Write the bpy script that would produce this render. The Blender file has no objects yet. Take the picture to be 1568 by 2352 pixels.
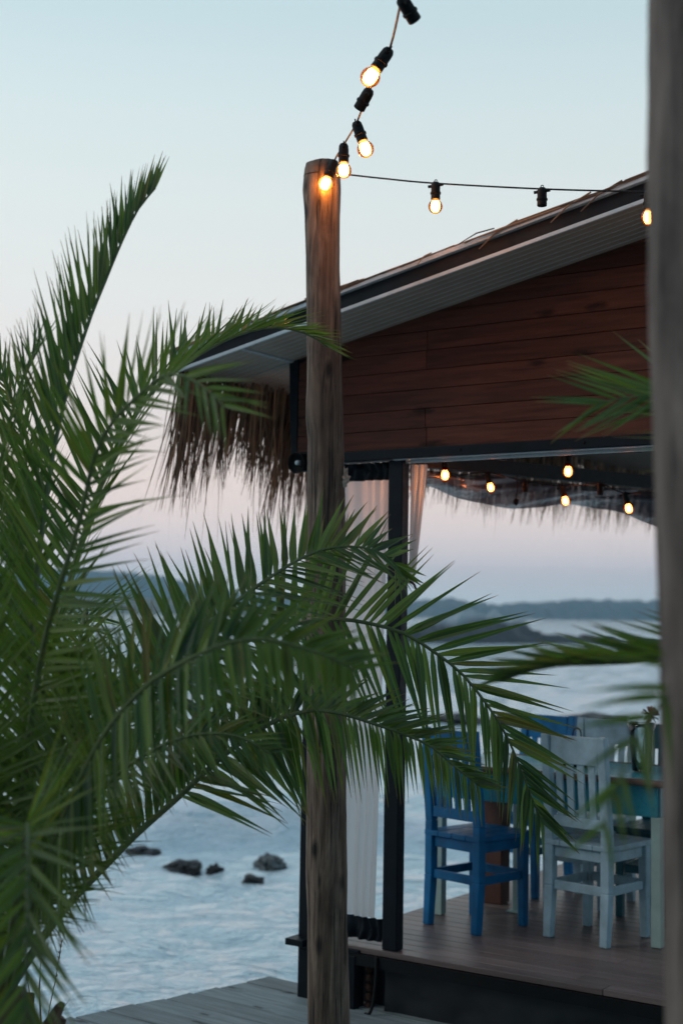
import bpy, bmesh, math, random
from mathutils import Vector, Matrix, Euler, noise
S = bpy.context.scene
COL = S.collection
rnd = random.Random(7)
V = Vector
# ------------------------------------------------------------------ camera frame
FPX = 3266.0; PIT = math.radians(4.06); ROL = math.atan(.0165); EYE = 1.5
cF = V((0, math.cos(PIT), math.sin(PIT)))
_u0 = V((0, -math.sin(PIT), math.cos(PIT))); _r0 = V((1, 0, 0))
cR = math.cos(ROL)*_r0 + math.sin(ROL)*_u0
cU = -math.sin(ROL)*_r0 + math.cos(ROL)*_u0
cC = V((0, 0, EYE))
def ray(x, y): return cF + cR*((x-784)/FPX) + cU*((1176-y)/FPX)
def at(x, y, d):                       # photo point (1568x2352 grid) at distance d ahead
    q = ray(x, y); return cC + q*(d/q.y)
def atz(x, y, z):
    q = ray(x, y); return cC + q*((z-EYE)/q.z)
# pavilion frame
PO = atz(690, 2152, 0)
PU = V((.82714, -.56199, 0)).normalized(); PV = V((-PU.y, PU.x, 0))
PANG = math.atan2(PU.y, PU.x)
def uvw(u, v, z): return PO + PU*u + PV*v + V((0, 0, z))
def to_uv(p): q = p-PO; return q.dot(PU), q.dot(PV)

# ------------------------------------------------------------------ materials
def srgb(r, g, b):
    f = lambda c: (c/255/12.92 if c/255 <= .04045 else ((c/255+.055)/1.055)**2.4)
    return (f(r), f(g), f(b), 1)
class N:
    def __init__(s, name):
        s.m = bpy.data.materials.new(name); s.m.use_nodes = True
        s.t = s.m.node_tree; s.n = s.t.nodes; s.l = s.t.links
        s.b = s.n['Principled BSDF']; s.out = s.n['Material Output']
    def new(s, typ, **kw):
        n = s.n.new(typ)
        for k, v in kw.items(): setattr(n, k, v)
        return n
    def link(s, a, b): s.l.new(a, b)
    def coord(s, kind='Object', scale=(1, 1, 1)):
        tc = s.new('ShaderNodeTexCoord'); mp = s.new('ShaderNodeMapping')
        mp.inputs['Scale'].default_value = scale
        s.link(tc.outputs[kind], mp.inputs[0]); return mp.outputs[0]
    def noise(s, vec, scale=5, detail=4, rough=.55, dist=0):
        n = s.new('ShaderNodeTexNoise')
        n.inputs['Scale'].default_value = scale; n.inputs['Detail'].default_value = detail
        n.inputs['Roughness'].default_value = rough; n.inputs['Distortion'].default_value = dist
        if vec is not None: s.link(vec, n.inputs['Vector'])
        return n.outputs['Fac']
    def ramp(s, fac, els):
        r = s.new('ShaderNodeValToRGB'); e = r.color_ramp.elements
        while len(e) < len(els): e.new(.5)
        for k, (p, c) in enumerate(els):
            e[k].position = p; e[k].color = c if len(c) == 4 else (*c, 1)
        s.link(fac, r.inputs[0]); return r.outputs[0]
    def mix(s, fac, a, b, mode='MIX'):
        m = s.new('ShaderNodeMix', data_type='RGBA', blend_type=mode)
        for sock, val in ((m.inputs[0], fac), (m.inputs[6], a), (m.inputs[7], b)):
            if isinstance(val, (int, float)): sock.default_value = val
            elif isinstance(val, tuple): sock.default_value = val if len(val) == 4 else (*val, 1)
            else: s.link(val, sock)
        return m.outputs[2]
    def bump(s, h, strength=.3, dist=.01):
        b = s.new('ShaderNodeBump'); b.inputs['Strength'].default_value = strength
        b.inputs['Distance'].default_value = dist
        s.link(h, b.inputs['Height']); s.link(b.outputs[0], s.b.inputs['Normal']); return b
    def island(s):
        return s.new('ShaderNodeNewGeometry').outputs['Random Per Island']
    def set(s, **kw):
        for k, v in kw.items():
            s.b.inputs[k.replace('_', ' ')].default_value = v
        return s
def col(c): return c if len(c) == 4 else (*c, 1)
def paint(name, c, rough=.45, wear=.25, scale=14, spec=.4):
    m = N(name); co = m.coord()
    n1 = m.noise(co, scale, 5, .6); n2 = m.noise(co, scale*4, 3)
    d = tuple(x*(1-wear) for x in c[:3]); b = tuple(min(1, x*(1+wear*.5)) for x in c[:3])
    cc = m.ramp(n1, [(.3, d), (.7, b)])
    m.link(cc, m.b.inputs['Base Color'])
    m.link(m.ramp(n2, [(.3, (rough-.1,)*3), (.75, (rough+.15,)*3)]), m.b.inputs['Roughness'])
    m.set(Specular_IOR_Level=spec); m.bump(n2, .15, .003); return m.m
def wood(name, dark, light, stretch=(1, 12, 12), scale=4, rough=.6, vary=.5, knots=True, knot_scale=3.0, bump=.3, spec=.4):
    """streaky wood, grain along the axis with the small stretch value; tint varies per board (mesh island)"""
    m = N(name); co = m.coord('Object', stretch)
    isl = m.island()
    off = m.new('ShaderNodeVectorMath', operation='SCALE'); comb = m.new('ShaderNodeCombineXYZ')
    for k in range(3): m.link(isl, comb.inputs[k])
    m.link(comb.outputs[0], off.inputs[0]); off.inputs['Scale'].default_value = 37
    add = m.new('ShaderNodeVectorMath', operation='ADD'); m.link(co, add.inputs[0]); m.link(off.outputs[0], add.inputs[1])
    g = m.noise(add.outputs[0], scale, 6, .65, .6)
    c = m.ramp(g, [(.25, dark), (.5, tuple((a+b)/2 for a, b in zip(dark, light))), (.75, light)])
    v = m.ramp(isl, [(0, (1-vary,)*3), (1, (1+vary*.4,)*3)])
    c = m.mix(1.0, c, v, 'MULTIPLY')
    h = g
    if knots:
        kc = m.coord('Object', ((.9, 2.6, 2.6) if stretch[0] < 2 else (2.6, 0, .9)))
        sp_ = m.new('ShaderNodeSeparateXYZ'); m.link(kc, sp_.inputs[0]); cb = m.new('ShaderNodeCombineXYZ'); m.link(sp_.outputs[0], cb.inputs[0])
        nz = m.new('ShaderNodeMath', operation='ADD'); m.link(sp_.outputs[1], nz.inputs[0]); m.link(sp_.outputs[2], nz.inputs[1]); m.link(nz.outputs[0], cb.inputs[1])
        vo = m.new('ShaderNodeTexVoronoi', voronoi_dimensions='2D'); vo.inputs['Scale'].default_value = knot_scale
        wob = m.new('ShaderNodeVectorMath', operation='ADD'); m.link(cb.outputs[0], wob.inputs[0])
        ns = m.new('ShaderNodeTexNoise'); ns.inputs['Scale'].default_value = 14; m.link(cb.outputs[0], ns.inputs['Vector'])
        sc_ = m.new('ShaderNodeVectorMath', operation='SCALE'); sc_.inputs['Scale'].default_value = .12; m.link(ns.outputs['Color'], sc_.inputs[0]); m.link(sc_.outputs[0], wob.inputs[1])
        m.link(wob.outputs[0], vo.inputs['Vector'])
        k = m.ramp(vo.outputs['Distance'], [(.035, (.85,)*3), (.10, (0, 0, 0))])
        c = m.mix(k, c, tuple(x*.25 for x in dark[:3]))
    m.link(c, m.b.inputs['Base Color']); m.set(Roughness=rough, Specular_IOR_Level=spec); m.bump(h, bump, .004)
    return m.m
M = {}
M['log'] = None
def log_mat(name, dark, mid, light):
    m = N(name); co = m.coord('Object', (9, 9, .8)); cf = m.coord('Object', (30, 30, 1.2))
    g = m.noise(co, 2.2, 7, .65, .8); f = m.noise(cf, 2.0, 4, .6, .3)
    c = m.ramp(g, [(.25, dark), (.48, mid), (.72, light)])
    crack = m.ramp(f, [(.36, (0.14,)*3), (.42, (.75,)*3), (.5, (1, 1, 1))])
    st = m.noise(m.coord('Object', (5, 5, 2.2)), 2.0, 5, .6, .5)
    c = m.mix(1, c, m.ramp(st, [(.3, (.5, .47, .45)), (.5, (.95, .93, .9)), (.72, (1.35, 1.3, 1.22))]), 'MULTIPLY')
    c = m.mix(1, c, crack, 'MULTIPLY')
    vo = m.new('ShaderNodeTexVoronoi'); vo.inputs['Scale'].default_value = 3.2
    m.link(m.coord('Object', (2.2, 2.2, 1)), vo.inputs['Vector'])
    k = m.ramp(vo.outputs['Distance'], [(.05, (1, 1, 1)), (.16, (0, 0, 0))])
    c = m.mix(k, c, tuple(x*.3 for x in dark))
    m.link(c, m.b.inputs['Base Color']); m.set(Roughness=.8)
    mixh = m.mix(.5, g, f); m.bump(mixh, .9, .02); return m.m
M['log'] = log_mat('weathered_log', (.035, .024, .018), (.135, .095, .07), (.32, .25, .20))
M['log2'] = log_mat('dark_log', (.065, .052, .046), (.155, .125, .112), (.23, .195, .175))
M['mahogany'] = wood('red_stained_pine', (.046, .016, .011), (.160, .054, .034), (1, 14, 14), 3.2, .5, .5, True, 1.6, .25, spec=.14)
M['deck'] = wood('brown_deck_boards', (.11, .078, .072), (.245, .185, .17), (.7, 14, 14), 3, .42, .35, False, bump=.4)
M['greydeck'] = wood('weathered_grey_boards', (.13, .16, .165), (.33, .38, .385), (1, 10, 10), 3, .75, .25, True, 2.0, .5)
M['brownwood'] = wood('dark_brown_timber', (.07, .024, .015), (.14, .05, .03), (10, 10, 1), 3, .5, .3, False)
M['navy'] = paint('dark_navy_steel', (.004, .0085, .014), .5, .35, spec=.18)
M['black'] = paint('black_rubber', (.005, .006, .007), .55, .3, spec=.2)
M['skirt'] = paint('black_tarpaulin', (.011, .015, .018), .5, .5, 5)
M['silver'] = paint('pale_metal_trim', (.55, .62, .66), .3, .12)
M['soffit'] = paint('grey_soffit_panel', (.50, .41, .33), .5, .15, 6, spec=.2)
M['blue'] = paint('blue_chair_paint', (.001, .155, .37), .45, .4, 9, spec=.3)
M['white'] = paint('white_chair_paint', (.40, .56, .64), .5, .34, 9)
M['teal'] = paint('dark_teal_paint', (.03, .14, .17), .45, .25)
M['palegreen'] = paint('pale_green_paint', (.40, .52, .48), .5, .15)
M['turq'] = paint('turquoise_table_paint', (.03, .30, .38), .35, .2)
M['rust'] = paint('rusty_iron', (.10, .045, .03), .8, .5)
def thatch_mat(name, dark, light):
    m = N(name); isl = m.island()
    c = m.ramp(isl, [(0, dark), (.6, tuple((a+b)/2 for a, b in zip(dark, light))), (1, light)])
    m.link(c, m.b.inputs['Base Color']); m.set(Roughness=.75); return m.m
M['thatch'] = thatch_mat('dry_thatch', (.075, .040, .023), (.42, .25, .145))
M['thatchroof'] = None
def leaf_mat(name, dk, md, lt, tip, trans=.35):
    m = N(name)
    uv = m.new('ShaderNodeUVMap'); sep = m.new('ShaderNodeSeparateXYZ'); m.link(uv.outputs[0], sep.inputs[0])
    isl = m.island()
    c = m.ramp(isl, [(0, dk), (.5, md), (.83, lt), (.87, lt), (.92, (.19, .16, .05)), (1, (.12, .085, .035))])
    co = m.coord('Object'); n = m.noise(co, 2.2, 2)
    c = m.mix(m.ramp(n, [(.35, (0, 0, 0)), (.7, (1, 1, 1))]), c, tuple((a*.6+b*.4)*k for a, b, k in zip(md, lt, (1.1, 1.0, .7))))
    # brown withered tip along the leaflet (v), paler midrib (u), fine veins
    tipf = m.ramp(sep.outputs[1], [(.80, (0, 0, 0)), (.97, (1, 1, 1))])
    c = m.mix(tipf, c, tip)
    rib = m.ramp(sep.outputs[0], [(.44, (0, 0, 0)), (.5, (.55,)*3), (.56, (0, 0, 0))])
    c = m.mix(rib, c, tuple(min(1, x*1.7) for x in lt))
    m.link(c, m.b.inputs['Base Color']); m.set(Roughness=.36)
    m.b.inputs['Specular IOR Level'].default_value = .6
    tr = m.new('ShaderNodeBsdfTranslucent')
    tc = m.mix(1.0, c, (1.25, 1.6, .5, 1), 'MULTIPLY'); m.link(tc, tr.inputs[0])
    mx = m.new('ShaderNodeMixShader'); mx.inputs[0].default_value = trans
    m.link(m.b.outputs[0], mx.inputs[1]); m.link(tr.outputs[0], mx.inputs[2]); m.link(mx.outputs[0], m.out.inputs[0])
    wv = m.new('ShaderNodeTexWave'); wv.inputs['Scale'].default_value = 4
    m.link(uv.outputs[0], wv.inputs['Vector']); m.bump(wv.outputs['Fac'], .12, .001)
    return m.m
M['leaf'] = leaf_mat('palm_leaflet', (.021, .055, .024), (.060, .122, .042), (.165, .225, .064), (.20, .12, .06), .42)
M['rachis'] = paint('palm_rachis', (.11, .15, .055), .5, .3)
M['trunk'] = wood('palm_trunk_fibre', (.05, .03, .02), (.16, .10, .065), (3, 3, 6), 3, .9, .5, False, bump=.8)
def glass_bulb():
    m = N('amber_bulb_glass'); m.n.remove(m.b)
    t = m.new('ShaderNodeBsdfTransparent'); t.inputs[0].default_value = (1, .84, .62, 1)
    g = m.new('ShaderNodeBsdfGlossy'); g.inputs['Roughness'].default_value = .08; g.inputs[0].default_value = (1, .85, .7, 1)
    lw = m.new('ShaderNodeLayerWeight'); lw.inputs[0].default_value = .35
    mx = m.new('ShaderNodeMixShader'); m.link(lw.outputs['Fresnel'], mx.inputs[0])
    m.link(t.outputs[0], mx.inputs[1]); m.link(g.outputs[0], mx.inputs[2]); m.link(mx.outputs[0], m.out.inputs[0]); return m.m
M['bulb'] = glass_bulb()
def emit(name, c, s):
    m = N(name); m.n.remove(m.b); e = m.new('ShaderNodeEmission'); e.inputs[0].default_value = (*c, 1); e.inputs[1].default_value = s
    m.link(e.outputs[0], m.out.inputs[0]); return m.m
M['filament'] = emit('glowing_filament', (1, .42, .10), 34); M['amber'] = emit('amber_filament', (1, .24, .045), 42)
def cloth(name, c, trans):
    m = N(name); m.set(Base_Color=col(c), Roughness=.85)
    w = m.noise(m.coord('Object', (1, 1, 1)), 160, 2); m.bump(w, .1, .001)
    tr = m.new('ShaderNodeBsdfTranslucent'); tr.inputs[0].default_value = col(c)
    mx = m.new('ShaderNodeMixShader'); mx.inputs[0].default_value = trans
    m.link(m.b.outputs[0], mx.inputs[1]); m.link(tr.outputs[0], mx.inputs[2]); m.link(mx.outputs[0], m.out.inputs[0]); return m.m
M['curtain'] = cloth('white_curtain_cloth', (.90, .90, .90), .6)
def vinyl():
    m = N('clear_grey_vinyl'); m.set(Base_Color=(.07, .08, .11, 1), Roughness=.16)
    m.bump(m.noise(m.coord(), 9, 3), .35, .02)
    t = m.new('ShaderNodeBsdfTransparent'); t.inputs[0].default_value = (.75, .78, .82, 1)
    mx = m.new('ShaderNodeMixShader'); mx.inputs[0].default_value = .14
    m.link(m.b.outputs[0], mx.inputs[1]); m.link(t.outputs[0], mx.inputs[2]); m.link(mx.outputs[0], m.out.inputs[0]); return m.m
M['vinyl'] = vinyl()
def clear():
    m = N('clear_glass'); m.n.remove(m.b)
    t = m.new('ShaderNodeBsdfTransparent'); t.inputs[0].default_value = (.86, .92, .92, 1)
    g = m.new('ShaderNodeBsdfGlossy'); g.inputs['Roughness'].default_value = .05
    lw = m.new('ShaderNodeLayerWeight'); lw.inputs[0].default_value = .4
    mx = m.new('ShaderNodeMixShader'); m.link(lw.outputs['Fresnel'], mx.inputs[0])
    m.link(t.outputs[0], mx.inputs[1]); m.link(g.outputs[0], mx.inputs[2]); m.link(mx.outputs[0], m.out.inputs[0]); return m.m
M['glass'] = clear()
def rock_mat(name, dk, lt, top=None):
    m = N(name); co = m.coord(); n = m.noise(co, 4, 8, .7)
    c = m.ramp(n, [(.35, dk), (.65, lt)])
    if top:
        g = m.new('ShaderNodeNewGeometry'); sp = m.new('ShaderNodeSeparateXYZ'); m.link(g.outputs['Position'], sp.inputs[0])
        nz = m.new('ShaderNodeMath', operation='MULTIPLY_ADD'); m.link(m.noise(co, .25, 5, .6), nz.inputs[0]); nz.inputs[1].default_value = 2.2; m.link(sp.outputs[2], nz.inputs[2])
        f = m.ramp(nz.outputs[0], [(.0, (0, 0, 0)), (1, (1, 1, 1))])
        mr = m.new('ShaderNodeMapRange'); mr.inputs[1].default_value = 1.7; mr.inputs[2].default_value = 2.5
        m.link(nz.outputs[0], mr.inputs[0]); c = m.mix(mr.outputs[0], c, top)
    m.link(c, m.b.inputs['Base Color']); m.set(Roughness=.6); m.bump(n, .6, .04); return m.m
M['rock'] = rock_mat('wet_dark_rock', (.005, .006, .007), (.02, .02, .021))
M['rock2'] = rock_mat('pale_grey_rock', (.012, .015, .016), (.16, .18, .18))
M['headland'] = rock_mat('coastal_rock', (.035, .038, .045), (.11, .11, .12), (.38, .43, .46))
M['hill'] = rock_mat('wooded_hill_haze_tint', (.012, .045, .065), (.03, .085, .115))  # wooded hill colour with the blue of distant haze painted into it
M['hill2'] = rock_mat('dry_hill', (.05, .06, .045), (.12, .11, .085))
M['sand'] = rock_mat('beach_earth', (.10, .085, .065), (.24, .20, .16))

# ------------------------------------------------------------------ mesh builder
class MB:
    def __init__(s): s.v = []; s.f = []; s.mi = []; s.uv = []; s.cur = 0
    def add(s, vs, fs, uvs=None):
        b = len(s.v); s.v += [tuple(p) for p in vs]
        for f in fs: s.f.append(tuple(b+i for i in f)); s.mi.append(s.cur)
        s.uv += uvs if uvs else [(0.5, 0)]*len(vs)
    def box(s, c, d, rot=None, top=None):
        """box at c with size d; top=(sx,sy) scales the upper end"""
        hx, hy, hz = d[0]/2, d[1]/2, d[2]/2; tx, ty = top or (1, 1)
        p = [V((x*hx, y*hy, -hz)) for x, y in ((-1, -1), (1, -1), (1, 1), (-1, 1))] + [V((x*hx*tx, y*hy*ty, hz)) for x, y in ((-1, -1), (1, -1), (1, 1), (-1, 1))]
        if rot: p = [rot @ q for q in p]
        c = V(c)
        s.add([q+c for q in p], [(3, 2, 1, 0), (4, 5, 6, 7), (0, 1, 5, 4), (1, 2, 6, 5), (2, 3, 7, 6), (3, 0, 4, 7)])
    def bar(s, a, b, w, h, top=None):
        a, b = V(a), V(b); d = b-a; q = d.to_track_quat('Z', 'Y'); s.box((a+b)/2, (w, h, d.length), q.to_matrix(), top)
    def prism(s, poly, axis, a, b):
        """poly: 2-D list; axis 1 -> poly in (x,z) extruded along y from a to b; axis 2 -> (x,y) along z; axis 0 -> (y,z) along x"""
        n = len(poly)
        mk = {0: lambda p, t: (t, p[0], p[1]), 1: lambda p, t: (p[0], t, p[1]), 2: lambda p, t: (p[0], p[1], t)}[axis]
        vs = [mk(p, a) for p in poly]+[mk(p, b) for p in poly]
        fs = [tuple(range(n)), tuple(range(2*n-1, n-1, -1))]+[(i, i+n, (i+1) % n+n, (i+1) % n) for i in range(n)]
        s.add(vs, fs)
    def tube(s, pts, rad, n=8, cap=True):
        pts = [V(p) for p in pts]; m = len(pts)
        rs = rad if isinstance(rad, (list, tuple)) else [rad]*m
        T = [(pts[min(i+1, m-1)]-pts[max(i-1, 0)]).normalized() for i in range(m)]
        up = V((0, 0, 1)) if abs(T[0].z) < .9 else V((1, 0, 0))
        a = T[0].cross(up).normalized(); vs = []
        for i in range(m):
            a = (a-T[i]*a.dot(T[i])).normalized(); b = T[i].cross(a)
            for k in range(n):
                t = 2*math.pi*k/n; vs.append(pts[i]+(a*math.cos(t)+b*math.sin(t))*rs[i])
        fs = [(i*n+k, i*n+(k+1) % n, (i+1)*n+(k+1) % n, (i+1)*n+k) for i in range(m-1) for k in range(n)]
        if cap: fs += [tuple(range(n-1, -1, -1)), tuple((m-1)*n+k for k in range(n))]
        s.add(vs, fs)
    def lathe(s, prof, mat, n=16):
        """prof [(r,z)] turned round local z, placed by the 4x4 mat"""
        vs = []; m = len(prof)
        for r, z in prof:
            for k in range(n):
                t = 2*math.pi*k/n; vs.append(mat @ V((r*math.cos(t), r*math.sin(t), z)))
        fs = [(i*n+k, i*n+(k+1) % n, (i+1)*n+(k+1) % n, (i+1)*n+k) for i in range(m-1) for k in range(n)]
        fs += [tuple(range(n-1, -1, -1)), tuple((m-1)*n+k for k in range(n))]
        s.add(vs, fs)
    def grid(s, fn, nu, nv):
        vs = [fn(i/nu, j/nv) for j in range(nv+1) for i in range(nu+1)]
        fs = [(j*(nu+1)+i, j*(nu+1)+i+1, (j+1)*(nu+1)+i+1, (j+1)*(nu+1)+i) for j in range(nv) for i in range(nu)]
        s.add(vs, fs)
    def build(s, name, mats, parent=None, smooth=False, bevel=0, origin=None):
        me = bpy.data.meshes.new(name)
        o0 = V(origin) if origin else V((0, 0, 0))
        me.from_pydata([V(p)-o0 for p in s.v], [], s.f)
        mats = mats if isinstance(mats, (list, tuple)) else [mats]
        for m in mats: me.materials.append(m)
        if len(mats) > 1: me.polygons.foreach_set('material_index', s.mi)
        ul = me.uv_layers.new(name='UVMap')
        for lp in me.loops: ul.data[lp.index].uv = s.uv[lp.vertex_index]
        if smooth: me.polygons.foreach_set('use_smooth', [True]*len(me.polygons))
        bm = bmesh.new(); bm.from_mesh(me); bmesh.ops.recalc_face_normals(bm, faces=bm.faces); bm.to_mesh(me); bm.free()
        o = bpy.data.objects.new(name, me); COL.objects.link(o)
        if origin: o.location = o0
        if parent: o.parent = parent
        if bevel:
            b = o.modifiers.new('bevel', 'BEVEL'); b.width = bevel; b.segments = 2; b.limit_method = 'ANGLE'
        return o
def tag(o, label=None, cat=None, group=None, kind=None):
    for k, v in (('label', label), ('category', cat), ('group', group), ('kind', kind)):
        if v: o[k] = v
    return o
def empty(name, loc, rz=0, **kw):
    o = bpy.data.objects.new(name, None); COL.objects.link(o); o.location = loc; o.rotation_euler = (0, 0, rz); o.empty_display_size = .1
    return tag(o, **kw)
def copy_tree(o, parent=None):
    c = o.copy(); COL.objects.link(c); c.parent = parent
    for ch in o.children: copy_tree(ch, c)
    return c
def spline(P, n):
    """Catmull-Rom through P, n samples"""
    P = [V(p) for p in P]; Q = [P[0]*2-P[1]]+P+[P[-1]*2-P[-2]]; out = []
    m = len(P)-1
    L = [0]
    for i in range(m): L.append(L[-1]+(P[i+1]-P[i]).length)
    for k in range(n):
        s = L[-1]*k/(n-1); i = 0
        while i < m-1 and L[i+1] < s: i += 1
        t = (s-L[i])/max(1e-9, L[i+1]-L[i]); a, b, c, d = Q[i:i+4]
        out.append(.5*((2*b)+(c-a)*t+(2*a-5*b+4*c-d)*t*t+(3*b-a-3*c+d)*t**3))
    return out
def fbm(x, y=0, z=0, o=4): return noise.fractal(V((x, y, z)), 1.0, 2.0, o)

# ------------------------------------------------------------------ sea, shore, hills
WZ = -1.0
def water_mat():
    m = N('sea_water'); g = m.new('ShaderNodeNewGeometry')
    mp = m.new('ShaderNodeMapping'); m.link(g.outputs['Position'], mp.inputs[0]); mp.inputs['Scale'].default_value = (.40, 1, 1)
    mp.inputs['Rotation'].default_value = (0, 0, .25)
    a = m.noise(mp.outputs[0], 4.2, 4, .6, .7); b = m.noise(mp.outputs[0], 13, 3, .6, .2)
    mixv = m.mix(.25, a, b); m.bump(mixv, 1.0, .17)
    fo = m.new('ShaderNodeAttribute', attribute_name='foam')
    fn = m.noise(mp.outputs[0], 7, 5, .7)
    mul = m.new('ShaderNodeMath', operation='MULTIPLY'); m.link(fo.outputs['Fac'], mul.inputs[0]); m.link(m.ramp(fn, [(.36, (0, 0, 0)), (.5, (1, 1, 1))]), mul.inputs[1])
    c = m.mix(mul.outputs[0], (.60, .75, .80), (.94, .90, .93))
    m.link(c, m.b.inputs['Base Color'])
    m.link(m.ramp(mul.outputs[0], [(0, (.06,)*3), (1, (.7,)*3)]), m.b.inputs['Roughness'])
    m.b.inputs['IOR'].default_value = 2.5
    df = m.new('ShaderNodeBsdfDiffuse'); df.inputs[0].default_value = (.93, .95, .97, 1); fx = m.new('ShaderNodeMixShader')
    m.link(mul.outputs[0], fx.inputs[0]); m.link(m.b.outputs[0], fx.inputs[1]); m.link(df.outputs[0], fx.inputs[2]); m.link(fx.outputs[0], m.out.inputs[0])
    return m.m
M['water'] = water_mat()
def sea():
    mb = MB(); nx = 190
    wave = [atz(330, 1945, WZ), atz(430, 1925, WZ), atz(520, 1930, WZ), atz(620, 1948, WZ), atz(700, 1952, WZ)]
    foam = []
    rocks_xy = [(*atz(x, y, WZ).xy, w/FPX*14*.6) for x, y, w in ((415, 2003, 92), (492, 2003, 40), (625, 1993, 76), (578, 2030, 58), (322, 1962, 84))]
    ys = [4.6]
    while ys[-1] < 1850: ys.append(min(1850, ys[-1]*(1.0095 if ys[-1] < 26 else 1.04)))
    rows = len(ys); vs = []
    for y in ys:
        half = .62*y+3 if y < 400 else y*1.6
        for i in range(nx+1):
            x = (i/nx*2-1)*half*1.0
            amp = .070*min(1, 60/y) if y < 300 else 0
            z = amp*(fbm(x*.55+3, y*1.0, 0, 3)*.9+.95*fbm(x*1.0+.3*y, y*2.7, 7, 2)+.55*fbm(x*2.2-.4*y, y*5.2, 3, 2)) if amp else 0
            f = 0
            if 12 < y < 22:                       # small breaking swell running in towards the rocks
                yc = 15.9+.3*math.sin(x*.9+.6)-.12*x
                dy = y-yc
                env = math.exp(-((x+1.2)/2.6)**2)
                z += .42*env*math.exp(-(dy/(.30 if dy < 0 else .7))**2)-.05*env*math.exp(-((dy+.6)/.35)**2)
                f = env*math.exp(-((dy+.05)/.22)**2)*max(0, min(1, .6+fbm(x*1.5, y, 3, 3)*1.2))+.75*env*math.exp(-((dy-.55)/.55)**2)
            if 11 < y < 17:
                for rx, ry, rw in rocks_xy:
                    q = math.hypot((x-rx)/1.3, y-ry)/rw
                    if q < 3: f = max(f, .6*math.exp(-(q-.95)**2/.07)*max(0, min(1, .45+fbm(x*3, y*3, 5, 3)*1.5)))
            vs.append((x, y, WZ+z)); foam.append(min(1, f))
    fs = [(j*(nx+1)+i, j*(nx+1)+i+1, (j+1)*(nx+1)+i+1, (j+1)*(nx+1)+i) for j in range(rows-1) for i in range(nx)]
    mb.add(vs, fs); o = mb.build('sea', M['water'], smooth=True)
    at_ = o.data.attributes.new('foam', 'FLOAT', 'POINT'); at_.data.foreach_set('value', foam)
    tag(o, kind='structure'); return o
sea()
def rock(name, c, size, mat, seed, label, group, sharp=.5, sub=4):
    bm = bmesh.new(); bmesh.ops.create_icosphere(bm, subdivisions=sub, radius=1)
    for v in bm.verts:
        n = v.co.normalized(); k = 1+sharp*.9*fbm(n.x*1.1+seed, n.y*1.1, n.z*1.1, 5)-sharp*.7*abs(fbm(n.x*2.3-seed, n.y*2.3, n.z*2.3, 3))
        v.co = V((n.x*size[0]*k, n.y*size[1]*k, n.z*size[2]*k))
    me = bpy.data.meshes.new(name); bm.to_mesh(me); bm.free(); me.materials.append(mat)
    o = bpy.data.objects.new(name, me); COL.objects.link(o); o.location = c
    return tag(o, label, 'rock', group)
def rk(x, y, wpx, hpx, mat, seed, label, group, sharp=.5, lean=1.4):
    p = atz(x, y, WZ); k = p.y/FPX
    return rock('sea_rock', p+V((0, wpx*k*.4, 0)), (wpx*k*.46, wpx*k*.40*lean, hpx*k*.60), mat, seed, label, group, sharp)
G1 = 'dark rocks breaking the water near the shore'
rk(415, 2003, 92, 34, M['rock'], 1.3, 'widest black rock awash left of the log pole, rounded hump', G1)
rk(492, 2003, 40, 26, M['rock'], 4.1, 'smallest black rock, pointed, just right of the widest one', G1)
rk(625, 1993, 76, 42, M['rock2'], 6.6, 'grey rock with a sloping pale face, nearest the black corner post', G1, .6)
rk(578, 2030, 58, 28, M['rock'], 9.2, 'dark rounded rock below the pale-faced grey one', G1)
rk(322, 1962, 84, 20, M['rock'], 12.9, 'low dark rock farthest left, partly behind the palm stem', G1)
G2 = 'low rocks off shore beyond the chairs'
rk(1050, 1660, 150, 28, M['rock'], 15.3, 'dark low rock beyond the palm frond tips, left of the chairs', G2)
rk(1185, 1668, 150, 36, M['rock'], 19.1, 'long dark grey rock behind the left end of the table', G2)
rk(1370, 1665, 210, 30, M['rock'], 22.4, 'greenish dark rock behind the white chair tops', G2)
def islet():
    base = atz(1140, 1478, WZ); d = base.y; k = d/FPX; mb = MB()
    prof = [(880, 0), (920, 26), (960, 38), (1010, 52), (1060, 66), (1110, 74), (1160, 68), (1200, 50), (1240, 32), (1280, 24), (1340, 22), (1420, 17), (1500, 14), (1580, 10), (1660, 0)]
    def h(x):
        for (a, ha), (b, hb) in zip(prof, prof[1:]):
            if a <= x <= b: return ha+(hb-ha)*(x-a)/(b-a)
        return 0
    def fn(s, t):
        x = 880+780*s; X = (x-784)*k; w = max(.2, h(x)*k*2.4)
        H = h(x)*k; tt = t*2-1
        z = H*max(0, 1-abs(tt)**2.2)*(1+.35*fbm(X*.5, tt*1.5, 2, 5))+.3*fbm(X*.8, tt*3, 5, 4)*(1-abs(tt))-.15
        return (X, d+w*.5+w*tt*.6+(x-1140)*.02, WZ+z)
    mb.grid(fn, 200, 24)
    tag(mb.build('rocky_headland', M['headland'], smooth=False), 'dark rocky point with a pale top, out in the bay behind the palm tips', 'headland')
islet()
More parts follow.
